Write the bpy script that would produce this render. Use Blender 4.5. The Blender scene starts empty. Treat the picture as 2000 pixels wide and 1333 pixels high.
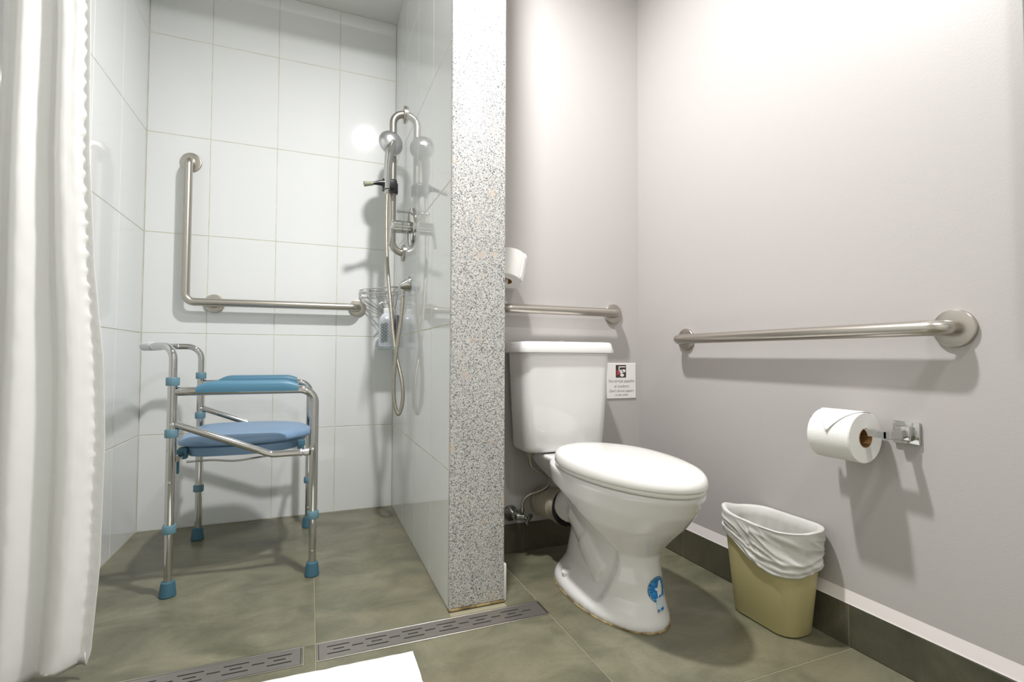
import bpy, bmesh, math, random
from mathutils import Vector, Matrix, noise

random.seed(7)
SC = bpy.context.scene
COL = SC.collection
PI = math.pi

# ------------------------------------------------------------------ camera
cam_d = bpy.data.cameras.new('camera')
cam_d.sensor_width = 36.0
cam_d.lens = 36.0 * 982.93 / 2000.0
cam_d.clip_start = 0.02
cam = bpy.data.objects.new('camera', cam_d)
COL.objects.link(cam)
YAW, PITCH, ROLL = 0.3807, 0.0323, 0.0035
fw = Vector((math.sin(YAW) * math.cos(PITCH), math.cos(YAW) * math.cos(PITCH), math.sin(PITCH)))
rt = Vector((math.cos(YAW), -math.sin(YAW), 0))
up = rt.cross(fw)
rt2 = rt * math.cos(ROLL) + up * math.sin(ROLL)
up2 = up * math.cos(ROLL) - rt * math.sin(ROLL)
cm = Matrix((rt2, up2, -fw)).transposed().to_4x4()
cm.translation = Vector((0.0, -2.593, 0.7482))
cam.matrix_world = cm
SC.camera = cam

# ------------------------------------------------------------------ world, light, exposure
W = bpy.data.worlds.new('world')
SC.world = W
W.use_nodes = True
W.node_tree.nodes['Background'].inputs[0].default_value = (0.9, 0.95, 1.0, 1)
W.node_tree.nodes['Background'].inputs[1].default_value = 0.02
SC.view_settings.view_transform = 'Standard'
SC.view_settings.look = 'None'
SC.view_settings.gamma = 1.0
SC.view_settings.use_curve_mapping = False
SC.view_settings.exposure = 0.88

CEIL = 2.468
LAMPS = [  # x, y, watts, radius
    (0.38, -1.42, 25.0, 0.055),
    (0.84, -2.72, 8.0, 0.08),
]

# ------------------------------------------------------------------ key dimensions (metres)
X0, X4, XPR, XR = -0.6753, 0.3892, 0.5598, 1.313
YP, YT = -1.1331, -0.7815
XLV = [X0, -0.434, -0.1597, 0.1145, X4]           # shower back wall tile columns
ZL = [0.0, 0.4077, 0.8477, 1.2877, 1.7277, 2.1677, CEIL]

# ------------------------------------------------------------------ helpers
def link(o):
    COL.objects.link(o)
    return o

def tag(o, label=None, cat=None, group=None, kind=None):
    if label: o['label'] = label
    if cat: o['category'] = cat
    if group: o['group'] = group
    if kind: o['kind'] = kind
    return o

def thing(name, loc, label, cat, group=None):
    e = bpy.data.objects.new(name, None)
    e.empty_display_size = 0.05
    e.location = loc
    link(e)
    return tag(e, label, cat, group)

def wloc(o):
    v = Vector(o.location)
    if o.parent:
        v = v + wloc(o.parent)
    return v

class MB:
    def __init__(s):
        s.v = []; s.f = []
    def add(s, vs, fs):
        n = len(s.v)
        s.v += [tuple(v) for v in vs]
        s.f += [tuple(i + n for i in f) for f in fs]
        return s
    def box(s, x0, x1, y0, y1, z0, z1):
        vs = [(x, y, z) for z in (z0, z1) for y in (y0, y1) for x in (x0, x1)]
        return s.add(vs, [(0, 2, 3, 1), (4, 5, 7, 6), (0, 1, 5, 4), (2, 6, 7, 3), (0, 4, 6, 2), (1, 3, 7, 5)])
    def bbox(s, x0, x1, y0, y1, z0, z1, b=0.003, seg=2):
        bm = bmesh.new()
        bmesh.ops.create_cube(bm, size=1.0)
        for v in bm.verts:
            v.co = Vector(((x0 + x1) / 2 + v.co.x * (x1 - x0), (y0 + y1) / 2 + v.co.y * (y1 - y0), (z0 + z1) / 2 + v.co.z * (z1 - z0)))
        bmesh.ops.bevel(bm, geom=list(bm.edges), offset=b, segments=seg, profile=0.5, affect='EDGES')
        return s.bm(bm)
    def bm(s, bm):
        bm.verts.index_update()
        s.add([v.co.copy() for v in bm.verts], [[v.index for v in f.verts] for f in bm.faces])
        bm.free()
        return s
    def rings(s, rings, cap0=True, cap1=True):
        n = len(rings[0]); vs = []; fs = []
        for r in rings: vs += list(r)
        for i in range(len(rings) - 1):
            for j in range(n):
                k = (j + 1) % n
                fs.append((i * n + j, i * n + k, (i + 1) * n + k, (i + 1) * n + j))
        if cap0: fs.append(tuple(reversed(range(n))))
        if cap1: fs.append(tuple(range((len(rings) - 1) * n, len(rings) * n)))
        return s.add(vs, fs)
    def tube(s, path, r, seg=16, cap=True, closed=False):
        P = [Vector(p) for p in path]
        R = r if isinstance(r, (list, tuple)) else [r] * len(P)
        rings = []
        t0 = (P[1] - P[0]).normalized()
        a = Vector((0, 0, 1)) if abs(t0.z) < 0.9 else Vector((1, 0, 0))
        n = (a - t0 * a.dot(t0)).normalized()
        for i, p in enumerate(P):
            if i == 0: t = P[1] - P[0]
            elif i == len(P) - 1: t = P[-1] - P[-2]
            else: t = (P[i + 1] - P[i]).normalized() + (P[i] - P[i - 1]).normalized()
            t.normalize()
            n = (n - t * n.dot(t)).normalized()
            b = t.cross(n)
            rings.append([p + (n * math.cos(2 * PI * k / seg) + b * math.sin(2 * PI * k / seg)) * R[i] for k in range(seg)])
        return s.rings(rings, cap, cap)
    def lathe(s, prof, org, axis, seg=28):
        """prof: (radius, distance along the axis)"""
        ax = Vector(axis).normalized(); o = Vector(org)
        a = Vector((0, 0, 1)) if abs(ax.z) < 0.9 else Vector((1, 0, 0))
        n = (a - ax * a.dot(ax)).normalized(); b = ax.cross(n)
        rings = [[o + ax * d + (n * math.cos(2 * PI * k / seg) + b * math.sin(2 * PI * k / seg)) * max(r, 1e-5) for k in range(seg)] for r, d in prof]
        op = prof[0] == prof[-1]
        return s.rings(rings, not op, not op)
    def build(s, name, mat, parent=None, smooth=35, base=True):
        me = bpy.data.meshes.new(name)
        vs = [Vector(v) for v in s.v]
        lo = Vector([min(v[i] for v in vs) for i in range(3)])
        hi = Vector([max(v[i] for v in vs) for i in range(3)])
        org = Vector(((lo.x + hi.x) / 2, (lo.y + hi.y) / 2, lo.z))
        me.from_pydata([v - org for v in vs], [], s.f)
        me.validate()
        bm = bmesh.new(); bm.from_mesh(me)
        bmesh.ops.recalc_face_normals(bm, faces=bm.faces)
        bm.to_mesh(me); bm.free()
        if smooth:
            me.shade_smooth()
            me.set_sharp_from_angle(angle=math.radians(smooth))
        if mat: me.materials.append(mat)
        o = link(bpy.data.objects.new(name, me))
        if parent:
            o.parent = parent
            o.location = org - wloc(parent)
        else:
            o.location = org
        return o

def fillet(pts, rad, n=6):
    """round the corners of a polyline"""
    P = [Vector(p) for p in pts]; out = [P[0]]
    for i in range(1, len(P) - 1):
        r = rad[i - 1] if isinstance(rad, (list, tuple)) else rad
        a = (P[i - 1] - P[i]).normalized(); b = (P[i + 1] - P[i]).normalized()
        ang = a.angle(b); d = r / math.tan(ang / 2)
        c = P[i] + (a + b).normalized() * (r / math.sin(ang / 2))
        s0 = P[i] + a * d - c; s1 = P[i] + b * d - c
        tot = s0.angle(s1); axis = s0.cross(s1).normalized()
        for k in range(n + 1):
            out.append(c + Matrix.Rotation(tot * k / n, 3, axis) @ s0)
    out.append(P[-1])
    return out

def spline(pts, n=8):
    P = [Vector(p) for p in pts]; out = []
    for i in range(len(P) - 1):
        p0 = P[max(i - 1, 0)]; p1 = P[i]; p2 = P[i + 1]; p3 = P[min(i + 2, len(P) - 1)]
        for k in range(n):
            t = k / n
            out.append(0.5 * ((2 * p1) + (p2 - p0) * t + (2 * p0 - 5 * p1 + 4 * p2 - p3) * t * t + (3 * p1 - p0 - 3 * p2 + p3) * t ** 3))
    out.append(P[-1])
    return out

def rrect(cx, cy, hx, hy, r, z, n=6):
    """rounded rectangle ring"""
    out = []
    r = min(r, hx * 0.999, hy * 0.999)
    for sx, sy, a0 in ((1, 1, 0), (-1, 1, PI / 2), (-1, -1, PI), (1, -1, 1.5 * PI)):
        for k in range(n + 1):
            a = a0 + PI / 2 * k / n
            out.append(Vector((cx + sx * (hx - r) + r * math.cos(a), cy + sy * (hy - r) + r * math.sin(a), z)))
    return out

# ------------------------------------------------------------------ materials
def srgb(r, g, b):
    f = lambda c: (c / 255 / 12.92) if c / 255 <= 0.04045 else ((c / 255 + 0.055) / 1.055) ** 2.4
    return (f(r), f(g), f(b), 1)

def mat(name, col, rough=0.5, metal=0.0, spec=0.5, coat=0.0, bump=None, trans=0.0, sss=0.0, aniso=0.0, mottle=None):
    m = bpy.data.materials.new(name); m.use_nodes = True
    nt = m.node_tree; b = nt.nodes['Principled BSDF']
    b.inputs['Base Color'].default_value = col
    b.inputs['Roughness'].default_value = rough
    b.inputs['Metallic'].default_value = metal
    b.inputs['Specular IOR Level'].default_value = spec
    b.inputs['Coat Weight'].default_value = coat
    b.inputs['Coat Roughness'].default_value = 0.04
    b.inputs['Transmission Weight'].default_value = trans
    if sss:
        b.inputs['Subsurface Weight'].default_value = sss
        b.inputs['Subsurface Radius'].default_value = (0.01, 0.01, 0.01)
    geo = nt.nodes.new('ShaderNodeNewGeometry')
    if mottle:   # (scale, second colour, lo, hi)
        n = nt.nodes.new('ShaderNodeTexNoise'); n.inputs['Scale'].default_value = mottle[0]; n.inputs['Detail'].default_value = 5
        nt.links.new(geo.outputs['Position'], n.inputs['Vector'])
        rp = nt.nodes.new('ShaderNodeValToRGB')
        rp.color_ramp.elements[0].position = mottle[2]; rp.color_ramp.elements[0].color = col
        rp.color_ramp.elements[1].position = mottle[3]; rp.color_ramp.elements[1].color = mottle[1]
        nt.links.new(n.outputs['Fac'], rp.inputs['Fac'])
        nt.links.new(rp.outputs['Color'], b.inputs['Base Color'])
    if bump:     # (scale, strength, distance)
        n = nt.nodes.new('ShaderNodeTexNoise'); n.inputs['Scale'].default_value = bump[0]; n.inputs['Detail'].default_value = 3
        nt.links.new(geo.outputs['Position'], n.inputs['Vector'])
        bp = nt.nodes.new('ShaderNodeBump'); bp.inputs['Strength'].default_value = bump[1]; bp.inputs['Distance'].default_value = bump[2]
        nt.links.new(n.outputs['Fac'], bp.inputs['Height'])
        nt.links.new(bp.outputs['Normal'], b.inputs['Normal'])
    return m

def mat_granite():
    m = mat('granite', (0.5, 0.5, 0.5, 1), 0.28, spec=0.5)
    nt = m.node_tree; b = nt.nodes['Principled BSDF']
    geo = nt.nodes.new('ShaderNodeNewGeometry')
    v = nt.nodes.new('ShaderNodeTexVoronoi'); v.inputs['Scale'].default_value = 430
    nt.links.new(geo.outputs['Position'], v.inputs['Vector'])
    r = nt.nodes.new('ShaderNodeValToRGB'); r.color_ramp.interpolation = 'CONSTANT'
    e = r.color_ramp.elements
    e[0].position = 0; e[0].color = srgb(92, 94, 99)
    e[1].position = 0.10; e[1].color = srgb(142, 144, 146)
    for p, c in ((0.27, (184, 184, 182)), (0.45, (208, 207, 203)), (0.68, (224, 223, 219)), (0.95, (214, 202, 190))):
        k = e.new(p); k.color = srgb(*c)
    sep = nt.nodes.new('ShaderNodeSeparateColor')
    nt.links.new(v.outputs['Color'], sep.inputs['Color'])
    nt.links.new(sep.outputs['Red'], r.inputs['Fac'])
    n = nt.nodes.new('ShaderNodeTexNoise'); n.inputs['Scale'].default_value = 22; n.inputs['Detail'].default_value = 4
    nt.links.new(geo.outputs['Position'], n.inputs['Vector'])
    r2 = nt.nodes.new('ShaderNodeValToRGB')
    r2.color_ramp.elements[0].position = 0.62; r2.color_ramp.elements[1].position = 0.68
    r2.color_ramp.elements[1].color = (0.75, 0.75, 0.75, 1)
    nt.links.new(n.outputs['Fac'], r2.inputs['Fac'])
    mx = nt.nodes.new('ShaderNodeMix'); mx.data_type = 'RGBA'
    nt.links.new(r2.outputs['Color'], mx.inputs['Factor'])
    nt.links.new(r.outputs['Color'], mx.inputs[6])
    mx.inputs[7].default_value = srgb(214, 200, 186)
    nt.links.new(mx.outputs[2], b.inputs['Base Color'])
    return m

def mat_slate(name, dark=1.0):
    m = mat(name, (0.2, 0.2, 0.13, 1), 0.30, spec=0.45)
    nt = m.node_tree; b = nt.nodes['Principled BSDF']
    geo = nt.nodes.new('ShaderNodeNewGeometry')
    oi = nt.nodes.new('ShaderNodeObjectInfo')
    sc = nt.nodes.new('ShaderNodeVectorMath'); sc.operation = 'SCALE'; sc.inputs['Scale'].default_value = 9
    cmb = nt.nodes.new('ShaderNodeCombineXYZ')
    nt.links.new(oi.outputs['Random'], cmb.inputs['X']); nt.links.new(oi.outputs['Random'], cmb.inputs['Y'])
    nt.links.new(cmb.outputs['Vector'], sc.inputs[0])
    ad = nt.nodes.new('ShaderNodeVectorMath'); ad.operation = 'ADD'
    nt.links.new(geo.outputs['Position'], ad.inputs[0]); nt.links.new(sc.outputs['Vector'], ad.inputs[1])
    mp = nt.nodes.new('ShaderNodeMapping'); mp.inputs['Scale'].default_value = (1.0, 1.5, 1.0)
    nt.links.new(ad.outputs['Vector'], mp.inputs['Vector'])
    n1 = nt.nodes.new('ShaderNodeTexNoise'); n1.inputs['Scale'].default_value = 4.5; n1.inputs['Detail'].default_value = 9; n1.inputs['Roughness'].default_value = 0.62; n1.inputs['Distortion'].default_value = 0.6
    nt.links.new(mp.outputs['Vector'], n1.inputs['Vector'])
    r1 = nt.nodes.new('ShaderNodeValToRGB'); e = r1.color_ramp.elements
    d = dark
    e[0].position = 0.25; e[0].color = [c * d for c in srgb(82, 83, 66)[:3]] + [1]
    e[1].position = 0.76; e[1].color = [c * d for c in srgb(143, 138, 117)[:3]] + [1]
    k = e.new(0.45); k.color = [c * d for c in srgb(106, 105, 86)[:3]] + [1]
    k = e.new(0.60); k.color = [c * d for c in srgb(124, 121, 100)[:3]] + [1]
    nt.links.new(n1.outputs['Fac'], r1.inputs['Fac'])
    n2 = nt.nodes.new('ShaderNodeTexNoise'); n2.inputs['Scale'].default_value = 90; n2.inputs['Detail'].default_value = 4
    nt.links.new(mp.outputs['Vector'], n2.inputs['Vector'])
    mr = nt.nodes.new('ShaderNodeMapRange'); mr.inputs['To Min'].default_value = 0.86; mr.inputs['To Max'].default_value = 1.14
    nt.links.new(n2.outputs['Fac'], mr.inputs['Value'])
    mu = nt.nodes.new('ShaderNodeVectorMath'); mu.operation = 'SCALE'
    n3 = nt.nodes.new('ShaderNodeTexNoise'); n3.inputs['Scale'].default_value = 2.6; n3.inputs['Detail'].default_value = 6
    nt.links.new(ad.outputs['Vector'], n3.inputs['Vector'])
    r3 = nt.nodes.new('ShaderNodeValToRGB'); r3.color_ramp.elements[0].position = 0.50; r3.color_ramp.elements[1].position = 0.75
    r3.color_ramp.elements[1].color = (0.4, 0.4, 0.4, 1)
    nt.links.new(n3.outputs['Fac'], r3.inputs['Fac'])
    mb_ = nt.nodes.new('ShaderNodeMix'); mb_.data_type = 'RGBA'
    nt.links.new(r3.outputs['Color'], mb_.inputs['Factor']); nt.links.new(r1.outputs['Color'], mb_.inputs[6])
    mb_.inputs[7].default_value = [c * d for c in srgb(126, 116, 90)[:3]] + [1]
    nt.links.new(mb_.outputs[2], mu.inputs[0]); nt.links.new(mr.outputs['Result'], mu.inputs['Scale'])
    nt.links.new(mu.outputs['Vector'], b.inputs['Base Color'])
    mr2 = nt.nodes.new('ShaderNodeMapRange'); mr2.inputs['To Min'].default_value = 0.22; mr2.inputs['To Max'].default_value = 0.42
    nt.links.new(n1.outputs['Fac'], mr2.inputs['Value']); nt.links.new(mr2.outputs['Result'], b.inputs['Roughness'])
    return m

def mat_fabric(name, col, trans=0.35, fine=700, st=0.15):
    m = bpy.data.materials.new(name); m.use_nodes = True
    nt = m.node_tree; b = nt.nodes['Principled BSDF']
    b.inputs['Base Color'].default_value = col; b.inputs['Roughness'].default_value = 0.75
    b.inputs['Specular IOR Level'].default_value = 0.2
    t = nt.nodes.new('ShaderNodeBsdfTranslucent'); t.inputs['Color'].default_value = col
    mx = nt.nodes.new('ShaderNodeMixShader'); mx.inputs[0].default_value = trans
    nt.links.new(b.outputs[0], mx.inputs[1]); nt.links.new(t.outputs[0], mx.inputs[2])
    nt.links.new(mx.outputs[0], nt.nodes['Material Output'].inputs[0])
    geo = nt.nodes.new('ShaderNodeNewGeometry')
    n = nt.nodes.new('ShaderNodeTexNoise'); n.inputs['Scale'].default_value = fine
    nt.links.new(geo.outputs['Position'], n.inputs['Vector'])
    bp = nt.nodes.new('ShaderNodeBump'); bp.inputs['Strength'].default_value = st; bp.inputs['Distance'].default_value = 0.002
    nt.links.new(n.outputs['Fac'], bp.inputs['Height']); nt.links.new(bp.outputs['Normal'], b.inputs['Normal'])
    return m

M = dict(
    tile=mat('white_glazed_tile', srgb(229, 231, 229), 0.06, spec=0.55, bump=(9, 0.05, 0.004)),
    grout=mat('grout', srgb(203, 200, 178), 0.9, mottle=(14, srgb(222, 218, 202), 0.4, 0.65)),
    paint=mat('wall_paint', srgb(187, 183, 180), 0.42, spec=0.3, bump=(230, 0.10, 0.002)),
    ceiling=mat('ceiling_paint', srgb(226, 226, 222), 0.8),
    white_trim=mat('white_trim', srgb(226, 220, 216), 0.5),
    granite=mat_granite(),
    slate=mat_slate('slate_floor'),
    slate2=mat_slate('slate_base', 0.56),
    fgrout=mat('floor_grout', srgb(150, 145, 120), 0.9),
    caulk=mat('caulk', srgb(160, 142, 100), 0.7, mottle=(40, srgb(104, 86, 56), 0.45, 0.6)),
    steel=mat('brushed_steel', srgb(188, 183, 174), 0.30, metal=1.0),
    drain=mat('drain_steel', srgb(160, 155, 149), 0.42, metal=0.85, bump=(90, 0.05, 0.002)),
    dark=mat('gap_shade', srgb(22, 20, 17), 0.8),
    chrome=mat('chrome', srgb(200, 200, 198), 0.06, metal=1.0),
    satin=mat('satin_chrome', srgb(214, 214, 216), 0.30, metal=1.0),
    rust=mat('rust', srgb(120, 72, 30), 0.9),
    ceramic=mat('ceramic', srgb(230, 229, 227), 0.08, spec=0.55, coat=0.3),
    lidplastic=mat('lid_plastic', srgb(236, 235, 230), 0.16, spec=0.5),
    blue=mat('blue_seat_plastic', srgb(118, 148, 178), 0.38),
    teal=mat('teal_pad', srgb(78, 126, 150), 0.42),
    collar=mat('collar_plastic', srgb(100, 136, 150), 0.45),
    foot=mat('foot_rubber', srgb(62, 104, 122), 0.6),
    greygrip=mat('grey_grip', srgb(198, 198, 200), 0.5),
    black=mat('black_plastic', srgb(32, 31, 32), 0.3),
    green=mat('lever_tip', srgb(134, 140, 116), 0.4),
    bottle=mat('bottle_plastic', srgb(222, 226, 233), 0.25, metal=0.1),
    white=mat('white_plastic', srgb(232, 232, 230), 0.3),
    ink=mat('green_ink', srgb(62, 96, 88), 0.5),
    acrylic=mat('acrylic', srgb(225, 238, 240), 0.05, trans=0.85),
    greyblock=mat('grey_bracket', srgb(150, 146, 150), 0.4),
    bin=mat('bin_plastic', srgb(186, 177, 128), 0.42),
    liner=mat_fabric('bin_liner_film', srgb(236, 235, 230), 0.30, 300, 0.0),
    curtain=mat_fabric('curtain_cloth', srgb(250, 250, 248), 0.42),
    mat=mat('mat_terry', srgb(240, 240, 236), 0.95, bump=(260, 0.5, 0.004)),
    tissue=mat('tissue', srgb(240, 239, 235), 0.95, bump=(300, 0.25, 0.002)),
    card=mat('cardboard', srgb(168, 128, 80), 0.9),
    pvc=mat('pvc_pipe', srgb(172, 164, 146), 0.45),
    hose=mat('braided_hose', srgb(178, 173, 160), 0.38, metal=0.85),
    tarnish=mat('tarnished_chrome', srgb(176, 182, 180), 0.25, metal=0.9, mottle=(70, srgb(120, 118, 104), 0.42, 0.62)),
    signwhite=mat('sign_board', srgb(236, 235, 230), 0.35),
    brown=mat('sign_brown', srgb(70, 52, 50), 0.5),
    red=mat('sign_red', srgb(190, 70, 84), 0.5),
    text=mat('sign_text', srgb(150, 148, 146), 0.6),
    blueprint=mat('sticker_blue', srgb(22, 110, 190), 0.35, mottle=(260, srgb(60, 160, 214), 0.52, 0.6)),
    darkblue=mat('sticker_dark_blue', srgb(44, 84, 130), 0.35, mottle=(420, srgb(150, 196, 214), 0.5, 0.56)),
    paleblue=mat('sticker_pale', srgb(206, 218, 224), 0.35, mottle=(500, srgb(150, 180, 200), 0.56, 0.62)),
    mirror=mat('mirror_glass', srgb(226, 236, 230), 0.02, metal=1.0),
    mirror_edge=mat('mirror_edge', srgb(120, 128, 122), 0.3),
)
# wire hose: fine rings as bump along its length
def ring_bump(m, freq):
    nt = m.node_tree; b = nt.nodes['Principled BSDF']
    geo = nt.nodes.new('ShaderNodeNewGeometry')
    w = nt.nodes.new('ShaderNodeTexWave'); w.wave_type = 'BANDS'; w.bands_direction = 'Z'; w.inputs['Scale'].default_value = freq
    nt.links.new(geo.outputs['Position'], w.inputs['Vector'])
    bp = nt.nodes.new('ShaderNodeBump'); bp.inputs['Strength'].default_value = 0.6; bp.inputs['Distance'].default_value = 0.001
    nt.links.new(w.outputs['Fac'], bp.inputs['Height']); nt.links.new(bp.outputs['Normal'], b.inputs['Normal'])
ring_bump(M['hose'], 65)

# ------------------------------------------------------------------ lamps
def ceiling_lamp(x, y, watts, r, label):
    t = thing('ceiling_lamp', (x, y, CEIL - 0.012), label, 'lamp', 'recessed ceiling lamps')
    MB().lathe([(r + 0.004, 0.0), (r + 0.022, 0.0), (r + 0.022, 0.006), (r + 0.016, 0.012), (r + 0.004, 0.012), (r + 0.004, 0.0)], (x, y, CEIL - 0.0125), (0, 0, 1)).build('trim_ring', M['white'], t)
    ld = bpy.data.lights.new('lamp_light', 'AREA'); ld.shape = 'DISK'; ld.size = 2 * r; ld.energy = watts
    ld.color = (1.0, 0.985, 0.995)
    lo = link(bpy.data.objects.new('lamp_light', ld)); lo.parent = t; lo.location = (0, 0, 0.0)

# ------------------------------------------------------------------ setting: walls, floor, ceiling
def struct(o):
    o['kind'] = 'structure'
    return o

XL, YF = -1.05, -3.45      # far sides of the room, behind the camera
wall_back = struct(MB().box(X0 - 0.12, X4 + 0.05, 0.0015, 0.10, -0.05, CEIL).build('wall_back', M['grout'], smooth=0))
wall_left = struct(MB().box(X0 - 0.12, X0 - 0.0015, YP + 0.001, 0.0015, -0.05, CEIL).build('wall_left', M['grout'], smooth=0))
wall_mid = struct(MB().box(X4 + 0.0015, XPR, YP + 0.018, 0.0015, -0.05, CEIL).build('wall_middle', M['paint'], smooth=0))
wall_bk2 = struct(MB().box(XPR, XR + 0.15, YT + 0.007, 0.0015, -0.05, CEIL).build('wall_back_right', M['paint'], smooth=0))
wall_rt = struct(MB().box(XR + 0.006, XR + 0.15, YF - 0.1, YT + 0.007, -0.05, CEIL).build('wall_right', M['paint'], smooth=0))
struct(MB().box(XL, X0 - 0.12, YP + 0.001, YP + 0.12, -0.05, CEIL).build('wall_left_front', M['ceiling'], smooth=0))
struct(MB().box(XL - 0.1, XL, YF, YP + 0.12, -0.05, CEIL).build('wall_left_room', M['ceiling'], smooth=0))
struct(MB().box(XL - 0.1, XR + 0.006, YF - 0.1, YF, -0.05, CEIL).build('wall_front', M['ceiling'], smooth=0))
struct(MB().box(XL - 0.1, XR + 0.15, YF - 0.1, 0.10, CEIL, CEIL + 0.08).build('ceiling', M['ceiling'], smooth=0))

# ceramic tiles: shared mesh per size, glazed face at local z = 0 pointing +z, origin at the centre of the face
_tc = {}
def tile_mesh(w, h, m, t=0.009, b=0.0012):
    key = (round(w, 4), round(h, 4), m.name)
    if key not in _tc:
        mb = MB().bbox(-w / 2, w / 2, -h / 2, h / 2, -t, 0, b, 1)
        me = bpy.data.meshes.new('tile'); me.from_pydata(mb.v, [], mb.f)
        me.shade_smooth(); me.set_sharp_from_angle(angle=math.radians(30))
        me.materials.append(m); _tc[key] = me
    return _tc[key]

def put_tile(parent, c, ux, uz, w, h, m, gap=0.0028, name='tile'):
    """c: centre of the glazed face, ux/uz: in-plane axes"""
    o = bpy.data.objects.new(name, tile_mesh(w - gap, h - gap, m)); link(o)
    ux, uz = Vector(ux), Vector(uz)
    R = Matrix((ux, uz, ux.cross(uz))).transposed()
    o.rotation_euler = R.to_euler()
    o.parent = parent; o.location = Vector(c) - wloc(parent)
    return o

for i in range(4):
    for j in range(6):
        w = XLV[i + 1] - XLV[i]; h = ZL[j + 1] - ZL[j]
        put_tile(wall_back, ((XLV[i] + XLV[i + 1]) / 2, 0, (ZL[j] + ZL[j + 1]) / 2), (1, 0, 0), (0, 0, 1), w, h, M['tile'])
YRW = [0, -0.044, -0.318, -0.592, -0.866, YP]      # partition, shower side
YLW = [0, -0.302, -0.576, -0.850, YP]              # left wall
for j in range(6):
    h = ZL[j + 1] - ZL[j]; zc = (ZL[j] + ZL[j + 1]) / 2
    for a, b in zip(YRW, YRW[1:]):
        put_tile(wall_mid, (X4, (a + b) / 2, zc), (0, -1, 0), (0, 0, 1), a - b, h, M['tile'])
    for a, b in zip(YLW, YLW[1:]):
        put_tile(wall_left, (X0, (a + b) / 2, zc), (0, 1, 0), (0, 0, 1), a - b, h, M['tile'])
# partition: tile bed and granite end panel
MB().box(X4 + 0.0008, X4 + 0.0016, YP + 0.018, 0.001, 0, CEIL - 0.001).build('tile_bed', M['grout'], wall_mid, smooth=0)
MB().bbox(X4 - 0.001, XPR + 0.002, YP, YP + 0.0185, 0.006, CEIL - 0.001, 0.005, 3).build('granite_panel', M['granite'], wall_mid)
MB().bbox(X0 - 0.121, X0 + 0.001, YP - 0.018, YP + 0.001, 0.006, CEIL - 0.001, 0.005, 3).build('granite_panel', M['granite'], wall_left)
MB().bbox(X4 - 0.002, XPR + 0.003, YP - 0.0035, YP + 0.012, 0.0, 0.0065, 0.002, 2).build('caulk_line', M['caulk'], wall_mid)

# floor: grout bed + slate tiles
floor = struct(MB().box(XL - 0.1, XR + 0.15, YF - 0.1, 0.1, -0.06, -0.0016).build('floor', M['fgrout'], smooth=0))
DY0, DY1 = -1.2500, -1.1640     # the drain strip
FT = []
JX = [-1.251, -0.614, 0.0233, 0.660]
# shower part, behind the drain
FT += [(X0, JX[2], DY1, 0), (JX[2], X4, DY1, 0)]
# beside the toilet
FT += [(XPR, 0.660, DY1, -1.075), (XPR, 0.660, -1.075, YT)]
FT += [(0.660, XR, -1.690, -1.053), (0.660, XR, -1.053, YT), (0.660, XR, -2.327, -1.690), (0.660, XR, -2.964, -2.327), (0.660, XR, YF, -2.964)]
# room side of the drain
for a, b in ((XL, JX[1]), (JX[1], JX[2]), (JX[2], JX[3])):
    for c, d in ((-1.887, DY0), (-2.524, -1.887), (-3.161, -2.524), (YF, -3.161)):
        FT.append((a, b, c, d))
FT += [(-0.0045, JX[2], DY0, DY1), (XL, X0, DY0, YP)]
for a, b, c, d in FT:
    put_tile(floor, ((a + b) / 2, (c + d) / 2, 0), (1, 0, 0), (0, 1, 0), b - a, d - c, M['slate'], gap=0.0024)

# baseboards of the floor slate in a darker tone, and the white strip above
bb = struct(MB().box(XR, XR + 0.007, YF, YT, 0.0, 0.106).build('baseboard_right', M['fgrout'], smooth=0))
for a, b in ((YT, -1.050), (-1.050, -1.681), (-1.681, -2.318), (-2.318, -2.955), (-2.955, YF)):
    put_tile(bb, (XR - 0.002, (a + b) / 2, 0.054), (0, 1, 0), (0, 0, 1), a - b, 0.108, M['slate2'], gap=0.002).rotation_euler = Matrix(((0, 0, -1), (-1, 0, 0), (0, 1, 0))).to_euler()
bb2 = struct(MB().box(XPR + 0.012, XR - 0.010, YT, YT + 0.008, 0.0, 0.106).build('baseboard_back', M['fgrout'], smooth=0))
for a, b in ((XPR + 0.012, 0.775), (0.775, XR - 0.011)):
    put_tile(bb2, ((a + b) / 2, YT - 0.002, 0.054), (1, 0, 0), (0, 0, 1), b - a, 0.108, M['slate2'], gap=0.002)
bb3 = struct(MB().bbox(XPR, XPR + 0.011, YP + 0.004, YT - 0.003, 0.0, 0.112, 0.003, 2).build('baseboard_middle', M['white_trim']))
mb = MB()
pr = [(XR - 0.0025, 0.1085), (XR - 0.001, 0.112), (XR + 0.006, 0.141), (XR + 0.0062, 0.1085)]
mb.rings([[Vector((x, y, z)) for x, z in pr] for y in (YF, YT)])
struct(mb.build('trim_1', M['white_trim'], smooth=0))

ceiling_lamp(*LAMPS[0], 'round recessed ceiling lamp in front of the shower opening')
ceiling_lamp(*LAMPS[1], 'round recessed ceiling lamp behind the camera near the mirror')

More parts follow.
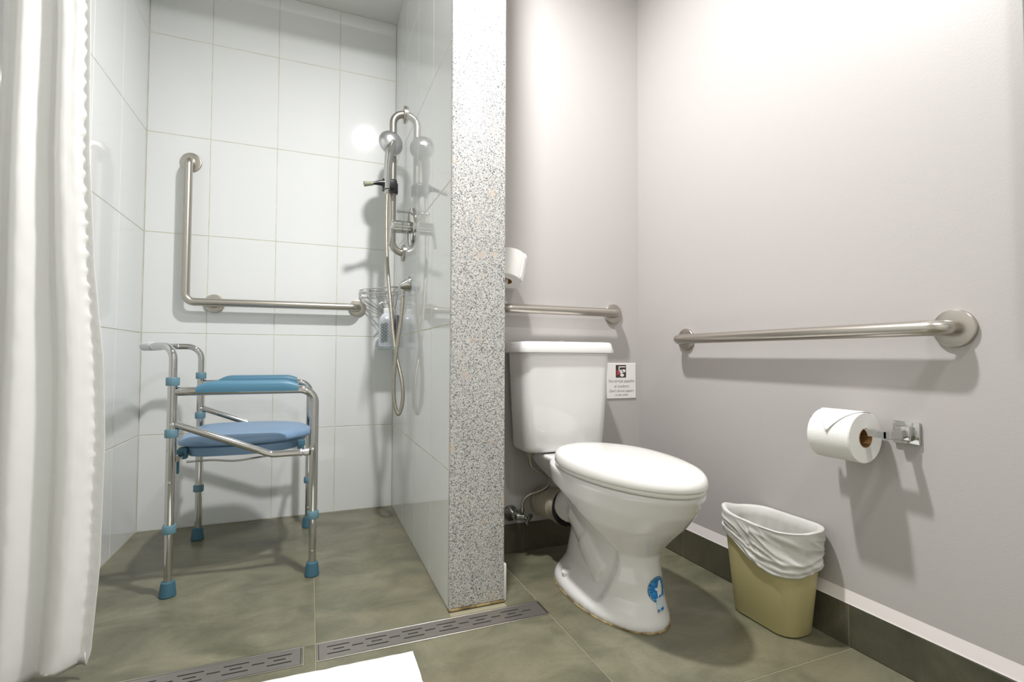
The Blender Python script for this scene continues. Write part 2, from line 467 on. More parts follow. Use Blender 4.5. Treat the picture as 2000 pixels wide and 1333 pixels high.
# ------------------------------------------------------------------ floor drains
def drain(x0, x1, label, mirror=False):
    t = thing('linear_drain', ((x0 + x1) / 2, (DY0 + DY1) / 2, -0.03), label, 'drain', 'steel strip drains at the shower edge')
    fr = 0.005
    mb = MB()
    for a in ((x0, x1, DY0, DY0 + fr, -0.012, 0.0012), (x0, x1, DY1 - fr, DY1, -0.012, 0.0012), (x0, x0 + fr, DY0 + fr, DY1 - fr, -0.012, 0.0012), (x1 - fr, x1, DY0 + fr, DY1 - fr, -0.012, 0.0012)):
        mb.bbox(*a, 0.0006, 1)
    mb.build('frame', M['steel'], t)
    MB().box(x0 + fr, x1 - fr, DY0 + fr, DY1 - fr, -0.0016, -0.0012).build('trough_shade', M['dark'], t, smooth=0)  # flat near-black sheet, the shade below the slots put into its colour
    # slotted grate: cells of a grid, the slots left open
    a0, a1 = x0 + fr + 0.0012, x1 - fr - 0.0012
    b0, b1 = DY0 + fr + 0.0012, DY1 - fr - 0.0012
    yc = (b0 + b1) / 2; sw = 0.0023
    slots = []
    pitch = 0.0955
    n = int((a1 - a0 - 0.01) / pitch) + 1
    for k in range(n):
        g = a0 + 0.020 + k * pitch
        for lx0, lx1, yo in ((0, 0.055, 0.0165), (0.014, 0.041, 0.0), (0, 0.055, -0.0165), (0.0605, 0.0885, 0.001)):
            u0, u1 = g + lx0, g + lx1
            if mirror: u0, u1 = a0 + a1 - u1, a0 + a1 - u0
            if u0 > a0 + 0.006 and u1 < a1 - 0.006:
                slots.append((u0, u1, yc + yo - sw, yc + yo + sw))
    xs = sorted({a0, a1} | {s[0] for s in slots} | {s[1] for s in slots})
    ys = sorted({b0, b1} | {s[2] for s in slots} | {s[3] for s in slots})
    bm = bmesh.new(); vd = {}
    def V(i, j):
        if (i, j) not in vd: vd[(i, j)] = bm.verts.new((xs[i], ys[j], 0.0004))
        return vd[(i, j)]
    for i in range(len(xs) - 1):
        for j in range(len(ys) - 1):
            mx, my = (xs[i] + xs[i + 1]) / 2, (ys[j] + ys[j + 1]) / 2
            if any(s[0] < mx < s[1] and s[2] < my < s[3] for s in slots): continue
            bm.faces.new((V(i, j), V(i + 1, j), V(i + 1, j + 1), V(i, j + 1)))
    r = bmesh.ops.extrude_face_region(bm, geom=list(bm.faces))
    for v in [g for g in r['geom'] if isinstance(g, bmesh.types.BMVert)]:
        v.co.z -= 0.0014
    MB().bm(bm).build('grate', M['drain'], t, smooth=0)
    return t
drain(JX[2] + 0.0015, 0.6595, 'steel slotted drain strip at the foot of the granite pillar')
drain(-0.80, -0.0055, 'steel slotted drain strip in front of the shower chair, by the curtain', True)

# ------------------------------------------------------------------ bath mat
bm = bmesh.new()
nx, ny = 60, 40
mx0, mx1, my0, my1 = -0.33, 0.251, -1.98, -1.292
grid = [[None] * (ny + 1) for _ in range(nx + 1)]
for i in range(nx + 1):
    for j in range(ny + 1):
        x = mx0 + (mx1 - mx0) * i / nx; y = my0 + (my1 - my0) * j / ny
        y += 0.010 * (0.5 - i / nx) * (j / ny) - 0.002
        if i in (0, nx): x += 0.0022 * noise.noise((y * 30, 3, 1))
        if j in (0, ny): y += 0.0026 * noise.noise((x * 34, 7, 2)) + 0.002 * noise.noise((x * 9, 1, 2))
        d = min(i, nx - i, j, ny - j)
        grid[i][j] = bm.verts.new((x, y, 0.0085 + 0.0012 * noise.noise((x * 14, y * 14, 0)) - (0.003 if d == 0 else 0)))
for i in range(nx):
    for j in range(ny):
        bm.faces.new((grid[i][j], grid[i + 1][j], grid[i + 1][j + 1], grid[i][j + 1]))
r = bmesh.ops.extrude_face_region(bm, geom=list(bm.faces))
for v in [g for g in r['geom'] if isinstance(g, bmesh.types.BMVert)]: v.co.z = 0.0006
tag(MB().bm(bm).build('bath_mat', M['mat']), 'white cloth bath mat lying flat before the drain', 'mat')

# ------------------------------------------------------------------ shower curtain and rod
tag(MB().tube([(X0 + 0.006, -1.115, 2.432), (X4 - 0.004, -1.115, 2.432)], 0.0125, 16).build('curtain_rod', M['steel']), 'steel rod holding the white shower curtain, above the opening', 'rod')
def curtain():
    NU, NV = 150, 280
    Z1, Z0 = 2.415, 0.022
    def edge(z):   # right edge of the curtain, at height z
        pts = [(0.0, -0.480), (0.06, -0.462), (0.26, -0.449), (0.56, -0.447), (0.74, -0.454), (0.95, -0.476), (1.23, -0.493), (1.6, -0.500), (2.4, -0.515)]
        for (a, xa), (b, xb) in zip(pts, pts[1:]):
            if a <= z <= b: return xa + (xb - xa) * (z - a) / (b - a)
        return pts[-1][1]
    # pleats across the visible width: (s, depth in y)
    vs = []
    for j in range(NV + 1):
        z = Z0 + (Z1 - Z0) * j / NV
        xe = edge(z)
        xs = X0 + 0.006
        h = z / Z1
        for i in range(NU + 1):
            s = i / NU
            x = xs + (xe - xs) * s
            am = 0.015 + 0.010 * (1 - h)
            ph = 2 * PI * (2.35 * s + 0.22 * (1 - h) * (1 - s) - 0.10 * h)
            y = -1.122 + am * math.sin(ph) * (0.55 + 0.45 * min(1, (1 - s) * 4)) + 0.005 * math.sin(2.3 * ph + 1.0) * (0.4 + 0.6 * h)
            x += 0.006 * math.cos(ph) * (1 - s)
            x = max(x, xs)
            # puckered seam near the free edge
            e = math.exp(-((s - 0.93) / 0.05) ** 2)
            y += 0.0034 * e * math.sin(z * 170 + 3 * noise.noise((z * 9, 0, 0)))
            y += 0.004 * noise.noise((x * 16, z * 3.0, 5)) + 0.0012 * noise.noise((x * 60, z * 22, 9))
            if s > 0.80: y -= 0.016 * math.sin((s - 0.80) / 0.20 * PI * 0.5) ** 2
            zz = z + (0.012 * math.sin(ph * 0.7) + 0.05 * s ** 6 if j == 0 else 0)
            vs.append((x, y, zz))
    fs = []
    for j in range(NV):
        for i in range(NU):
            a = j * (NU + 1) + i
            fs.append((a, a + 1, a + NU + 2, a + NU + 1))
    o = MB().add(vs, fs).build('shower_curtain', M['curtain'], smooth=180)
    sm = o.modifiers.new('thickness', 'SOLIDIFY'); sm.thickness = 0.0012
    return tag(o, 'white cloth shower curtain gathered at the left side of the shower', 'curtain')
curtain()

# ------------------------------------------------------------------ grab bars
def flange(c, axis, r=0.0415):
    return MB().lathe([(r, 0), (r, 0.0075), (r - 0.0015, 0.0095), (r - 0.005, 0.0105), (0.020, 0.0112), (0.018, 0.0112)], c, axis, 48)
BR = 0.0172
def grab_bar(label, path, rad, flanges):
    mbs = [MB().tube(fillet(path[k], rad, 10), BR, 20) for k in range(len(path))]
    t = thing('grab_bar', flanges[0][0], label, 'grab bar')
    m = MB()
    for q in mbs: m.add(q.v, q.f)
    m.build('rail', M['steel'], t)
    for c, ax in flanges:
        flange(c, ax).build('flange', M['steel'], t)
    return t
OF = 0.057
# L-shaped, shower back wall (the horizontal arm has a stub into the wall)
grab_bar('L-shaped steel grab bar on the tiled wall above the shower chair',
         [[(-0.506, -0.002, 1.612), (-0.506, -OF, 1.612), (-0.506, -OF, 0.984), (0.212, -OF, 0.988), (0.212, -0.002, 0.988)],
          [(-0.404, -0.002, 0.982), (-0.404, -OF * 0.5, 0.982), (-0.404, -OF, 0.984)]],
         0.034, [((-0.506, -0.0003, 1.612), (0, -1, 0)), ((-0.404, -0.0003, 0.984), (0, -1, 0)), ((0.212, -0.0003, 0.988), (0, -1, 0))])
YB = YT + 0.007
grab_bar('short horizontal steel grab bar on the wall above the cistern',
         [[(0.672, YB - 0.002, 0.934), (0.672, YB - OF, 0.934), (1.186, YB - OF, 0.932), (1.186, YB - 0.002, 0.932)]],
         0.03, [((0.672, YB - 0.0003, 0.934), (0, -1, 0)), ((1.186, YB - 0.0003, 0.932), (0, -1, 0))])
XW = XR + 0.006
grab_bar('long horizontal steel grab bar on the grey wall right of the toilet',
         [[(XW - 0.002, -1.076, 0.817), (XW - OF, -1.076, 0.817), (XW - OF, -1.928, 0.815), (XW - 0.002, -1.928, 0.815)]],
         0.03, [((XW - 0.0003, -1.076, 0.817), (-1, 0, 0)), ((XW - 0.0003, -1.928, 0.815), (-1, 0, 0))])

# ------------------------------------------------------------------ shower set on the partition
BX, BY = X4 - 0.055, -0.290
t = thing('shower_slide_bar', (X4, BY, 1.215), 'vertical curved steel slide bar carrying the hand shower', 'slide bar')
MB().tube(fillet([(X4 - 0.002, BY, 1.862), (BX, BY, 1.862), (BX, BY, 1.222), (X4 - 0.002, BY, 1.222)], 0.050, 10), 0.0165, 20).build('rail', M['steel'], t)
flange((X4 - 0.0003, BY, 1.862), (-1, 0, 0), 0.038).build('flange', M['steel'], t)
flange((X4 - 0.0003, BY, 1.222), (-1, 0, 0), 0.038).build('flange', M['steel'], t)
cl = MB().lathe([(0.0168, -0.024), (0.0235, -0.024), (0.025, -0.021), (0.025, 0.021), (0.0235, 0.024), (0.0168, 0.024)], (BX, BY, 1.512), (0, 0, 1), 28)
cl.bbox(BX - 0.052, BX + 0.012, BY - 0.064, BY - 0.010, 1.488, 1.537, 0.009, 3)
cl = cl.build('holder_clamp', M['black'], t)
lv = MB().tube(spline([(BX - 0.030, BY - 0.05, 1.515), (BX - 0.060, BY - 0.056, 1.513), (BX - 0.085, BY - 0.06, 1.507), (BX - 0.10, BY - 0.062, 1.503)], 5), [0.018, 0.017, 0.016, 0.0145, 0.013, 0.0125, 0.011, 0.010, 0.009, 0.008, 0.0075, 0.007, 0.007, 0.007, 0.007, 0.007], 14)
lv.build('lever', M['black'], cl)
MB().tube([(BX - 0.092, BY - 0.061, 1.504), (BX - 0.112, BY - 0.063, 1.500), (BX - 0.130, BY - 0.065, 1.496)], [0.0082, 0.0095, 0.0115], 14).build('lever_tip', M['green'], cl)

HX, HY = BX - 0.028, BY - 0.058
t = thing('hand_shower', (HX, HY, 1.50), 'chrome hand shower with metal hose clipped to the slide bar', 'hand shower')
MB().tube(spline([(HX - 0.004, HY, 1.488), (HX - 0.002, HY, 1.53), (HX, HY - 0.004, 1.60), (HX + 0.006, HY - 0.008, 1.655), (HX + 0.016, HY - 0.004, 1.70)], 6),
          [0.0125 + 0.0105 * (k / 24) ** 0.8 for k in range(25)], 20).build('handle', M['chrome'], t)
hd = MB()
ax = Vector((-0.38, 0.90, -0.12)).normalized()
hd.lathe([(0.004, -0.036), (0.026, -0.031), (0.042, -0.021), (0.053, -0.005), (0.057, 0.008), (0.056, 0.016), (0.051, 0.020), (0.002, 0.021)], (HX + 0.016, HY + 0.012, 1.704), ax, 36)
hd.build('shower_head', M['satin'], t)
MB().lathe([(0.009, 0), (0.0105, 0.003), (0.0105, 0.016), (0.008, 0.020)], (HX - 0.004, HY, 1.486), (0, 0, -1)).build('hose_nut', M['chrome'], t)
hp = [(HX - 0.004, HY, 1.466), (HX - 0.006, HY - 0.006, 1.36), (HX - 0.004, HY - 0.022, 1.18), (HX + 0.010, HY - 0.042, 0.985), (HX + 0.028, HY - 0.060, 0.79), (HX + 0.055, HY - 0.088, 0.645),
      (HX + 0.058, HY - 0.092, 0.56), (HX + 0.043, HY - 0.085, 0.506), (HX + 0.026, HY - 0.080, 0.555), (HX + 0.022, HY - 0.082, 0.65), (HX + 0.030, HY - 0.090, 0.77), (X4 - 0.036, -0.446, 0.91), (X4 - 0.030, -0.450, 1.012)]
MB().tube(spline(hp, 10), 0.0082, 14).build('hose', M['hose'], t)

t = thing('shower_mixer', (X4, -0.497, 1.214), 'round chrome shower mixer with a single lever on the tiled partition', 'mixer')
MB().lathe([(0.083, 0.0), (0.083, 0.006), (0.079, 0.012), (0.062, 0.016), (0.030, 0.017)], (X4 - 0.0003, -0.497, 1.290), (-1, 0, 0), 48).build('cover_plate', M['chrome'], t)
bd = MB().lathe([(0.027, 0.0), (0.027, 0.034), (0.025, 0.035), (0.025, 0.037), (0.027, 0.038), (0.027, 0.072), (0.022, 0.077), (0.003, 0.078)], (X4 - 0.010, -0.497, 1.288), (-1, 0, 0), 32).build('body', M['chrome'], t)
MB().tube(spline([(X4 - 0.068, -0.500, 1.300), (X4 - 0.083, -0.503, 1.285), (X4 - 0.090, -0.506, 1.25), (X4 - 0.096, -0.508, 1.205)], 5), [0.009] * 6 + [0.0075] * 5 + [0.006] * 5, 12).build('lever', M['chrome'], bd)
MB().lathe([(0.0045, 0), (0.0045, 0.040), (0.0065, 0.046), (0.0065, 0.058), (0.003, 0.061)], (X4 - 0.010, -0.505, 1.350), (-1, 0, 0), 16).build('diverter_pin', M['chrome'], t)

t = thing('hose_outlet', (X4, -0.452, 1.02), 'chrome wall outlet below the mixer where the shower hose ends', 'outlet')
MB().lathe([(0.037, 0), (0.037, 0.004), (0.034, 0.008), (0.026, 0.022), (0.019, 0.036), (0.014, 0.044), (0.002, 0.047)], (X4 - 0.0003, -0.452, 1.058), (-1, 0, -0.28), 28).build('rose', M['chrome'], t)
MB().lathe([(0.011, 0), (0.011, 0.02), (0.0085, 0.026), (0.0085, 0.040)], (X4 - 0.031, -0.451, 1.046), (0.03, 0, -1), 18).build('outlet_nut', M['chrome'], t)

# wire corner basket
t = thing('corner_basket', (X4 - 0.03, -0.03, 1.03), 'chrome wire corner basket in the back right corner of the shower', 'basket')
A = Vector((0.222, -0.012, 0)); B = Vector((X4 - 0.012, -0.205, 0)); Cc = Vector((X4 - 0.010, -0.010, 0))
mid = (A + B) / 2 + Vector((-0.012, -0.012, 0))
fr = spline([A, (A * 0.7 + mid * 0.3) + Vector((-0.006, -0.008, 0)), mid, (B * 0.7 + mid * 0.3) + Vector((-0.008, -0.006, 0)), B], 6)
for nm, z, rr in (('top_rail', 1.077, 0.0034), ('lower_rail', 1.053, 0.0024)):
    q = MB().tube([p + Vector((0, 0, z)) for p in fr] , rr, 8)
    q.tube([A + Vector((0, 0, z)), Cc + Vector((0, 0, z)), B + Vector((0, 0, z))], rr, 8)
    q.build(nm, M['chrome'], t)
for p in fr[::4]: MB().tube([p + Vector((0, 0, 1.052)), p + Vector((0, 0, 1.078))], 0.0018, 6).build('upright', M['chrome'], t)
for k, p in enumerate(fr[0::4]):
    e = Cc + Vector((-0.018 - 0.002 * k, -0.012, 0.955))
    MB().tube(spline([p + Vector((0, 0, 1.053)), p * 0.93 + Cc * 0.07 + Vector((0, 0, 1.030)), p * 0.45 + Cc * 0.55 + Vector((0, 0, 0.985)), e], 5), 0.0016, 6).build('wire', M['chrome'], t)

# soap dispenser below the basket
SX, SY = 0.342, -0.118
t = thing('soap_holder', (SX, SY, 0.79), 'clear acrylic bracket on the tiles under the corner basket', 'holder')
MB().bbox(0.294, X4 - 0.0005, SY - 0.045, SY + 0.045, 0.784, 0.793, 0.002, 2).build('shelf', M['acrylic'], t)
MB().bbox(X4 - 0.012, X4 - 0.0005, SY - 0.045, SY + 0.045, 0.793, 0.948, 0.002, 2).build('back_plate', M['greyblock'], t)
t = thing('soap_dispenser', (SX, SY, 0.7935), 'silvery pump soap bottle with a green pattern behind the shower hose', 'bottle')
def ov(hx, hy, z): return rrect(SX - 0.003, SY, hx, hy, min(hx, hy) * 0.75, z, 5)
MB().rings([ov(0.033, 0.035, 0.7935), ov(0.036, 0.038, 0.798), ov(0.036, 0.038, 0.915), ov(0.033, 0.035, 0.936), ov(0.022, 0.023, 0.951), ov(0.016, 0.016, 0.957)]).build('bottle_body', M['bottle'], t)
p = MB().lathe([(0.0155, 0), (0.0155, 0.022), (0.013, 0.026), (0.006, 0.028), (0.0055, 0.048), (0.010, 0.049), (0.011, 0.058), (0.004, 0.061)], (SX - 0.003, SY, 0.957), (0, 0, 1), 20)
p.tube([(SX - 0.003, SY, 1.010), (SX - 0.030, SY - 0.012, 1.008), (SX - 0.042, SY - 0.018, 0.999)], [0.0055, 0.0045, 0.0035], 10)
p.build('pump', M['white'], t)
q = MB()
for col_ in range(2):
    for k in range(6):
        cx = SX - 0.028 + 0.0165 * col_; zc = 0.822 + 0.0152 * k + 0.004 * col_
        yy = SY - 0.0388
        pts = [(cx + 0.0062 * math.cos(a), yy, zc + 0.0056 * math.sin(a)) for a in [2 * PI * i / 14 for i in range(15)]]
        q.tube(pts, 0.0013, 5)
q.build('printed_pattern', M['ink'], t)

# ------------------------------------------------------------------ shower chair
chair = thing('shower_chair', (-0.20, -0.45, 0), 'blue shower chair with chrome tube frame and armrests standing in the shower', 'chair')
R1, R2 = 0.0138, 0.0118
YN, YFAR = -0.717, -0.182
def shift(y): return -0.016 * (y - YN) / (YFAR - YN)
def leg_foot(parent, x, y):
    f = MB().lathe([(0.0215, 0), (0.0235, 0.003), (0.0225, 0.012), (0.0200, 0.036), (0.0185, 0.0445), (0.0165, 0.046), (0.012, 0.046)], (x, y, 0), (0, 0, 1), 24).build('rubber_foot', M['foot'], parent)
    f['label'] = 'teal rubber foot'
def collar(parent, x, y, z, r=R1, h=0.026):
    MB().lathe([(r + 0.0002, 0), (r + 0.0045, 0), (r + 0.0052, 0.002), (r + 0.0052, h - 0.002), (r + 0.004, h), (r + 0.0002, h)], (x, y, z - h / 2), (0, 0, 1), 24).build('collar', M['collar'], parent)
def button(parent, x, y, z):
    MB().lathe([(0.0052, 0), (0.0052, 0.002), (0.0035, 0.0035), (0.001, 0.004)], (x, y, z), (0, -1, 0), 14).build('snap_button', M['chrome'], parent)
for y in (YN, YFAR):
    dx = shift(y)
    xb, xf = -0.402 + dx, 0.016 + dx
    # rear leg
    lg = MB().tube([(xb, y, 0.196), (xb, y, 0.660)], R1, 20).build('rear_leg', M['chrome'], chair)
    MB().tube([(xb, y, 0.012), (xb, y, 0.212)], R2, 20).build('leg_extension', M['chrome'], lg)
    leg_foot(lg, xb, y)
    collar(lg, xb, y, 0.207); collar(lg, xb, y, 0.505); collar(lg, xb, y, 0.668)
    button(lg, xb, y - R1 + 0.0005, 0.352)
    if y == YFAR:   # rust streak on the far leg
        MB().rings([[Vector((xb + (R2 + 0.0004) * math.cos(a), y + (R2 + 0.0004) * math.sin(a), z)) for a in (-0.25, 0.0, 0.25, 0.25, 0.0, -0.25)] for z in (0.05, 0.10, 0.17)], False, False).build('rust_streak', M['rust'], lg)
    # arm tube running into the front leg
    fl = MB().tube(fillet([(xb + R1 * 0.6, y, 0.636), (xf, y, 0.636), (xf, y, 0.200)], 0.048, 10), R1, 20).build('front_leg', M['chrome'], chair)
    MB().tube([(xf, y, 0.012), (xf, y, 0.212)], R2, 20).build('leg_extension', M['chrome'], fl)
    leg_foot(fl, xf, y); collar(fl, xf, y, 0.206)
    button(fl, xf, y - R2 + 0.0005, 0.085)
    # arm pad
    hw = 0.0215
    rings = []
    for s in range(21):
        u = s / 20; x = -0.336 + dx + 0.300 * u
        e = min(u, 1 - u) * 20
        k = 1.0 if e >= 3 else 0.55 + 0.45 * math.sin(PI / 2 * e / 3)
        hgt = 0.036 * (k if u < 0.5 else 0.25 + 0.75 * k)
        ring = [Vector((x, y + a * hw * (0.75 + 0.25 * k), 0.632 + b * hgt)) for a, b in ((-1, 0), (-1.05, 0.3), (-0.98, 0.68), (-0.75, 0.93), (-0.35, 1), (0.35, 1), (0.75, 0.93), (0.98, 0.68), (1.05, 0.3), (1, 0))]
        rings.append(ring)
    MB().rings(rings).build('arm_pad', M['teal'], chair, smooth=60)
    # folding brace
    b = MB().tube(fillet([(xb + R1 * 0.7, y, 0.533), (-0.115 + dx, y, 0.420), (-0.026 + dx, y, 0.421)], 0.06, 6), 0.0112, 18)
    b = b.build('side_brace', M['chrome'], chair)
    MB().lathe([(0.0112, 0), (0.0135, 0.001), (0.0135, 0.006), (0.0105, 0.008), (0.0105, 0.011), (0.0128, 0.013), (0.0128, 0.028), (0.010, 0.030)], (-0.028 + dx, y, 0.421), (1, 0, 0), 20).build('brace_joint', M['satin'], b)
    # bolt heads at the tube crossings
    for bx, bz in ((xb + 0.004, 0.533), (xf - 0.004, 0.43)):
        MB().lathe([(0.006, 0), (0.006, 0.002), (0.003, 0.004)], (bx, y - R1, bz), (0, -1, 0), 12).build('bolt', M['satin'], chair)
# back rail: rises from the rear legs and bends backwards
dxf = shift(YFAR)
rail = fillet([(-0.402, YN, 0.655), (-0.402, YN, 0.779), (-0.462, YN + 0.055, 0.780), (-0.520, YN + 0.150, 0.780), (-0.527, YFAR - 0.060, 0.787), (-0.500 + dxf, YFAR - 0.002, 0.787), (-0.402 + dxf, YFAR, 0.787), (-0.402 + dxf, YFAR, 0.655)], [0.044, 0.05, 0.05, 0.04, 0.03, 0.05], 7)
MB().tube(rail, R2, 18).build('back_rail', M['chrome'], chair)
grip = spline([(-0.474, YN + 0.073, 0.7802), (-0.502, YN + 0.120, 0.7803), (-0.5185, YN + 0.158, 0.7804), (-0.5225, -0.45, 0.7822), (-0.526, -0.30, 0.7858)], 6)
MB().tube(grip, [0.0122] + [0.0146] * (len(grip) - 2) + [0.0122], 18).build('foam_grip', M['greygrip'], chair)
# cross tubes under the seat
for x, z in ((-0.386, 0.424), (-0.018, 0.422)):
    MB().tube([(x, YN, z), (x + shift(YFAR), YFAR, z)], 0.0095, 14).build('cross_tube', M['chrome'], chair)
# seat: flap lid over a shallow rim, shaped like a toilet seat
def seat_ring(hx, hy, z, cx=-0.203, cy=-0.450, ex=2.7):
    out = []
    for k in range(48):
        a = 2 * PI * k / 48; c, s_ = math.cos(a), math.sin(a)
        e = ex + (2.2 if c < 0 else -0.45)
        x = abs(c) ** (2 / e) * (1 if c > 0 else -1) * hx
        y = abs(s_) ** (2 / e) * (1 if s_ > 0 else -1) * hy
        y *= 1 - 0.06 * max(c, 0)
        out.append(Vector((cx + x, cy + y + 0.0, z)))
    return out
MB().rings([seat_ring(0.204, 0.210, 0.448), seat_ring(0.211, 0.218, 0.451), seat_ring(0.214, 0.222, 0.460), seat_ring(0.203, 0.218, 0.471), seat_ring(0.190, 0.203, 0.4785), seat_ring(0.150, 0.155, 0.4815), seat_ring(0.07, 0.07, 0.480)]).build('seat', M['blue'], chair, smooth=70)
MB().rings([seat_ring(0.178, 0.194, 0.412), seat_ring(0.185, 0.202, 0.414), seat_ring(0.194, 0.210, 0.442), seat_ring(0.192, 0.206, 0.4465)]).build('seat_rim', M['blue'], chair, smooth=50)
for x, y in ((-0.384, -0.63), (-0.384, -0.27), (-0.022, -0.60), (-0.022, -0.30)):
    xx = x + shift(y)
    MB().bbox(xx - 0.013, xx + 0.013, y - 0.014, y + 0.014, 0.408, 0.446, 0.005, 2).build('seat_clip', M['foot'], chair)
MB().bbox(-0.404, -0.397, -0.640, -0.625, 0.36, 0.44, 0.003, 2).build('seat_strap', M['foot'], chair)
MB().tube(spline([(-0.37, -0.665, 0.403), (-0.30, -0.665, 0.404), (-0.23, -0.665, 0.397), (-0.16, -0.662, 0.403), (-0.08, -0.655, 0.410), (-0.02, -0.65, 0.414)], 6), 0.0032, 8).build('pan_wire', M['chrome'], chair)

# ------------------------------------------------------------------ toilet
CX = 0.888
toilet = thing('toilet', (CX, -1.15, 0), 'white ceramic toilet with closed lid and cistern against the wall', 'toilet')
def egg(w, yf, yb, z, cx=CX, n=40, yw=None, ef=2.0, eb=2.6):
    """oval ring, widest at yw, front at yf (towards the camera), back at yb"""
    if yw is None: yw = yb + (yf - yb) * 0.42
    out = []
    for k in range(n):
        a = 2 * PI * k / n; c, s_ = math.cos(a), math.sin(a)
        e = ef if s_ < 0 else eb
        x = abs(c) ** (2 / e) * (1 if c > 0 else -1) * w
        q = abs(s_) ** (2 / e)
        y = yw + (yf - yw) * q if s_ < 0 else yw + (yb - yw) * q
        out.append(Vector((cx + x, y, z)))
    return out
body = MB()
SEC = [(0.002, .131, -1.452, -.968, -1.20), (.016, .131, -1.452, -.968, -1.2), (.035, .124, -1.447, -.972, -1.2), (.075, .110, -1.440, -.985, -1.21), (.13, .102, -1.432, -1.0, -1.22), (.165, .098, -1.425, -1.01, -1.23),
       (.195, .100, -1.424, -1.02, -1.25), (.215, .110, -1.440, -1.015, -1.255), (.235, .121, -1.458, -1.01, -1.26), (.285, .147, -1.513, -.995, -1.27), (.335, .162, -1.558, -.98, -1.27), (.372, .165, -1.580, -.97, -1.27), (.386, .1665, -1.590, -.968, -1.27), (.397, .164, -1.588, -.97, -1.27)]
def interp(t, tab):
    if t <= tab[0][0]: return tab[0][1]
    for (a, va), (b, vb) in zip(tab, tab[1:]):
        if t <= b: return va + (vb - va) * (t - a) / (b - a)
    return tab[-1][1]
def sstep(a, b, x):
    t_ = min(1, max(0, (x - a) / (b - a))); return t_ * t_ * (3 - 2 * t_)
YLN = [(0.03, -1.315), (0.07, -1.333), (0.14, -1.362), (0.195, -1.372), (0.24, -1.352), (0.28, -1.297), (0.315, -1.222), (0.345, -1.15)]
rr = []
for q in range(60):
    z = 0.002 + 0.395 * q / 59
    w, yf, yb, yw = [interp(z, [(r_[0], r_[k_]) for r_ in SEC]) for k_ in (1, 2, 3, 4)]
    ring = egg(w, yf, yb, z, n=120, yw=yw)
    yl = interp(z, YLN)
    amt = 0.30 * sstep(0.020, 0.07, z) * (1 - sstep(0.30, 0.345, z))
    for p in ring:
        p.x = CX + (p.x - CX) * (1 - amt * sstep(yl - 0.010, yl + 0.036, p.y))
    rr.append(ring)
body.rings(rr)
# shelf under the cistern
body.rings([rrect(CX, -0.985, 0.060, 0.12, 0.05, 0.30), rrect(CX, -0.94, 0.090, 0.15, 0.05, 0.350), rrect(CX, -0.925, 0.105, 0.135, 0.045, 0.385), rrect(CX, -0.925, 0.105, 0.135, 0.045, 0.399)])
# trap passage and outlet spigot
body.tube(spline([(CX, -1.27, 0.09), (CX, -1.22, 0.125), (CX, -1.16, 0.175), (CX, -1.09, 0.225), (CX - 0.005, -1.02, 0.245), (CX - 0.012, -0.955, 0.205)], 6), [0.084] * 12 + [0.078] * 8 + [0.060] * 11, 22)
for sg in (-1, 1):      # relief of the trap on both flanks
    body.lathe([(0.030, 0), (0.030, 0.020), (0.024, 0.026), (0.002, 0.027)], (CX + sg * 0.088, -1.105, 0.004), (0, 0, 1), 20)
bowl = body.build('bowl', M['ceramic'], toilet, smooth=180)
rm = bowl.modifiers.new('remesh', 'REMESH'); rm.mode = 'VOXEL'; rm.voxel_size = 0.0048; rm.use_smooth_shade = True
sm = bowl.modifiers.new('smooth', 'SMOOTH'); sm.factor = 0.5; sm.iterations = 5
MB().rings([egg(0.1335, -1.455, -0.966, 0.0004, yw=-1.20), egg(0.1335, -1.455, -0.966, 0.002, yw=-1.20), egg(0.129, -1.450, -0.969, 0.0045, yw=-1.20)]).build('caulk_seam', M['caulk'], toilet)
# bolt cap
MB().lathe([(0.0180, 0), (0.0180, 0.012), (0.0170, 0.019), (0.012, 0.023), (0.001, 0.024)], (CX - 0.095, -1.110, 0.032), (-0.2, 0, 1), 24).build('bolt_cap', M['white'], toilet)
# seat ring and lid
CL = CX - 0.004
YBK, YFR = -1.000, -1.604
MB().rings([egg(0.160, YFR + 0.010, YBK - 0.012, 0.399, CL, yw=-1.25, eb=2.0), egg(0.165, YFR + 0.005, YBK - 0.008, 0.402, CL, yw=-1.25, eb=2.0), egg(0.165, YFR + 0.005, YBK - 0.008, 0.411, CL, yw=-1.25, eb=2.0)]).build('seat', M['lidplastic'], toilet, smooth=60)
def lid(k, z): return egg(0.169 * k, -1.25 + (YFR + 1.25) * k, -1.25 + (YBK + 1.25) * k, z, CL, n=64, yw=-1.25, eb=2.0)
MB().rings([lid(0.955, 0.4115), lid(0.990, 0.4120), lid(0.998, 0.4165), lid(0.996, 0.426), lid(0.983, 0.436), lid(0.955, 0.4435), lid(0.90, 0.4485), lid(0.75, 0.4515), lid(0.5, 0.4525), lid(0.2, 0.453)]).build('seat_lid', M['lidplastic'], toilet, smooth=70)
# cistern
TX = 0.878
def tk(hx, y0, y1, z, r=0.04, dx=0): return rrect(TX + dx, (y0 + y1) / 2, hx, abs(y1 - y0) / 2, r, z, 7)
tank = MB().rings([tk(0.120, -0.925, -0.802, 0.402), tk(0.150, -0.940, -0.798, 0.404), tk(0.161, -0.948, -0.796, 0.412), tk(0.165, -0.952, -0.795, 0.424), tk(0.1745, -0.960, -0.793, 0.60), tk(0.182, -0.966, -0.792, 0.764)]).build('tank', M['ceramic'], toilet, smooth=60)
MB().rings([tk(0.186, -0.971, -0.789, 0.7645, 0.03), tk(0.193, -0.978, -0.786, 0.7655, 0.03), tk(0.194, -0.979, -0.786, 0.770, 0.03), tk(0.187, -0.972, -0.790, 0.800, 0.03), tk(0.183, -0.968, -0.794, 0.8045, 0.03), tk(0.16, -0.95, -0.81, 0.806, 0.03)]).build('tank_lid', M['ceramic'], toilet, smooth=60)
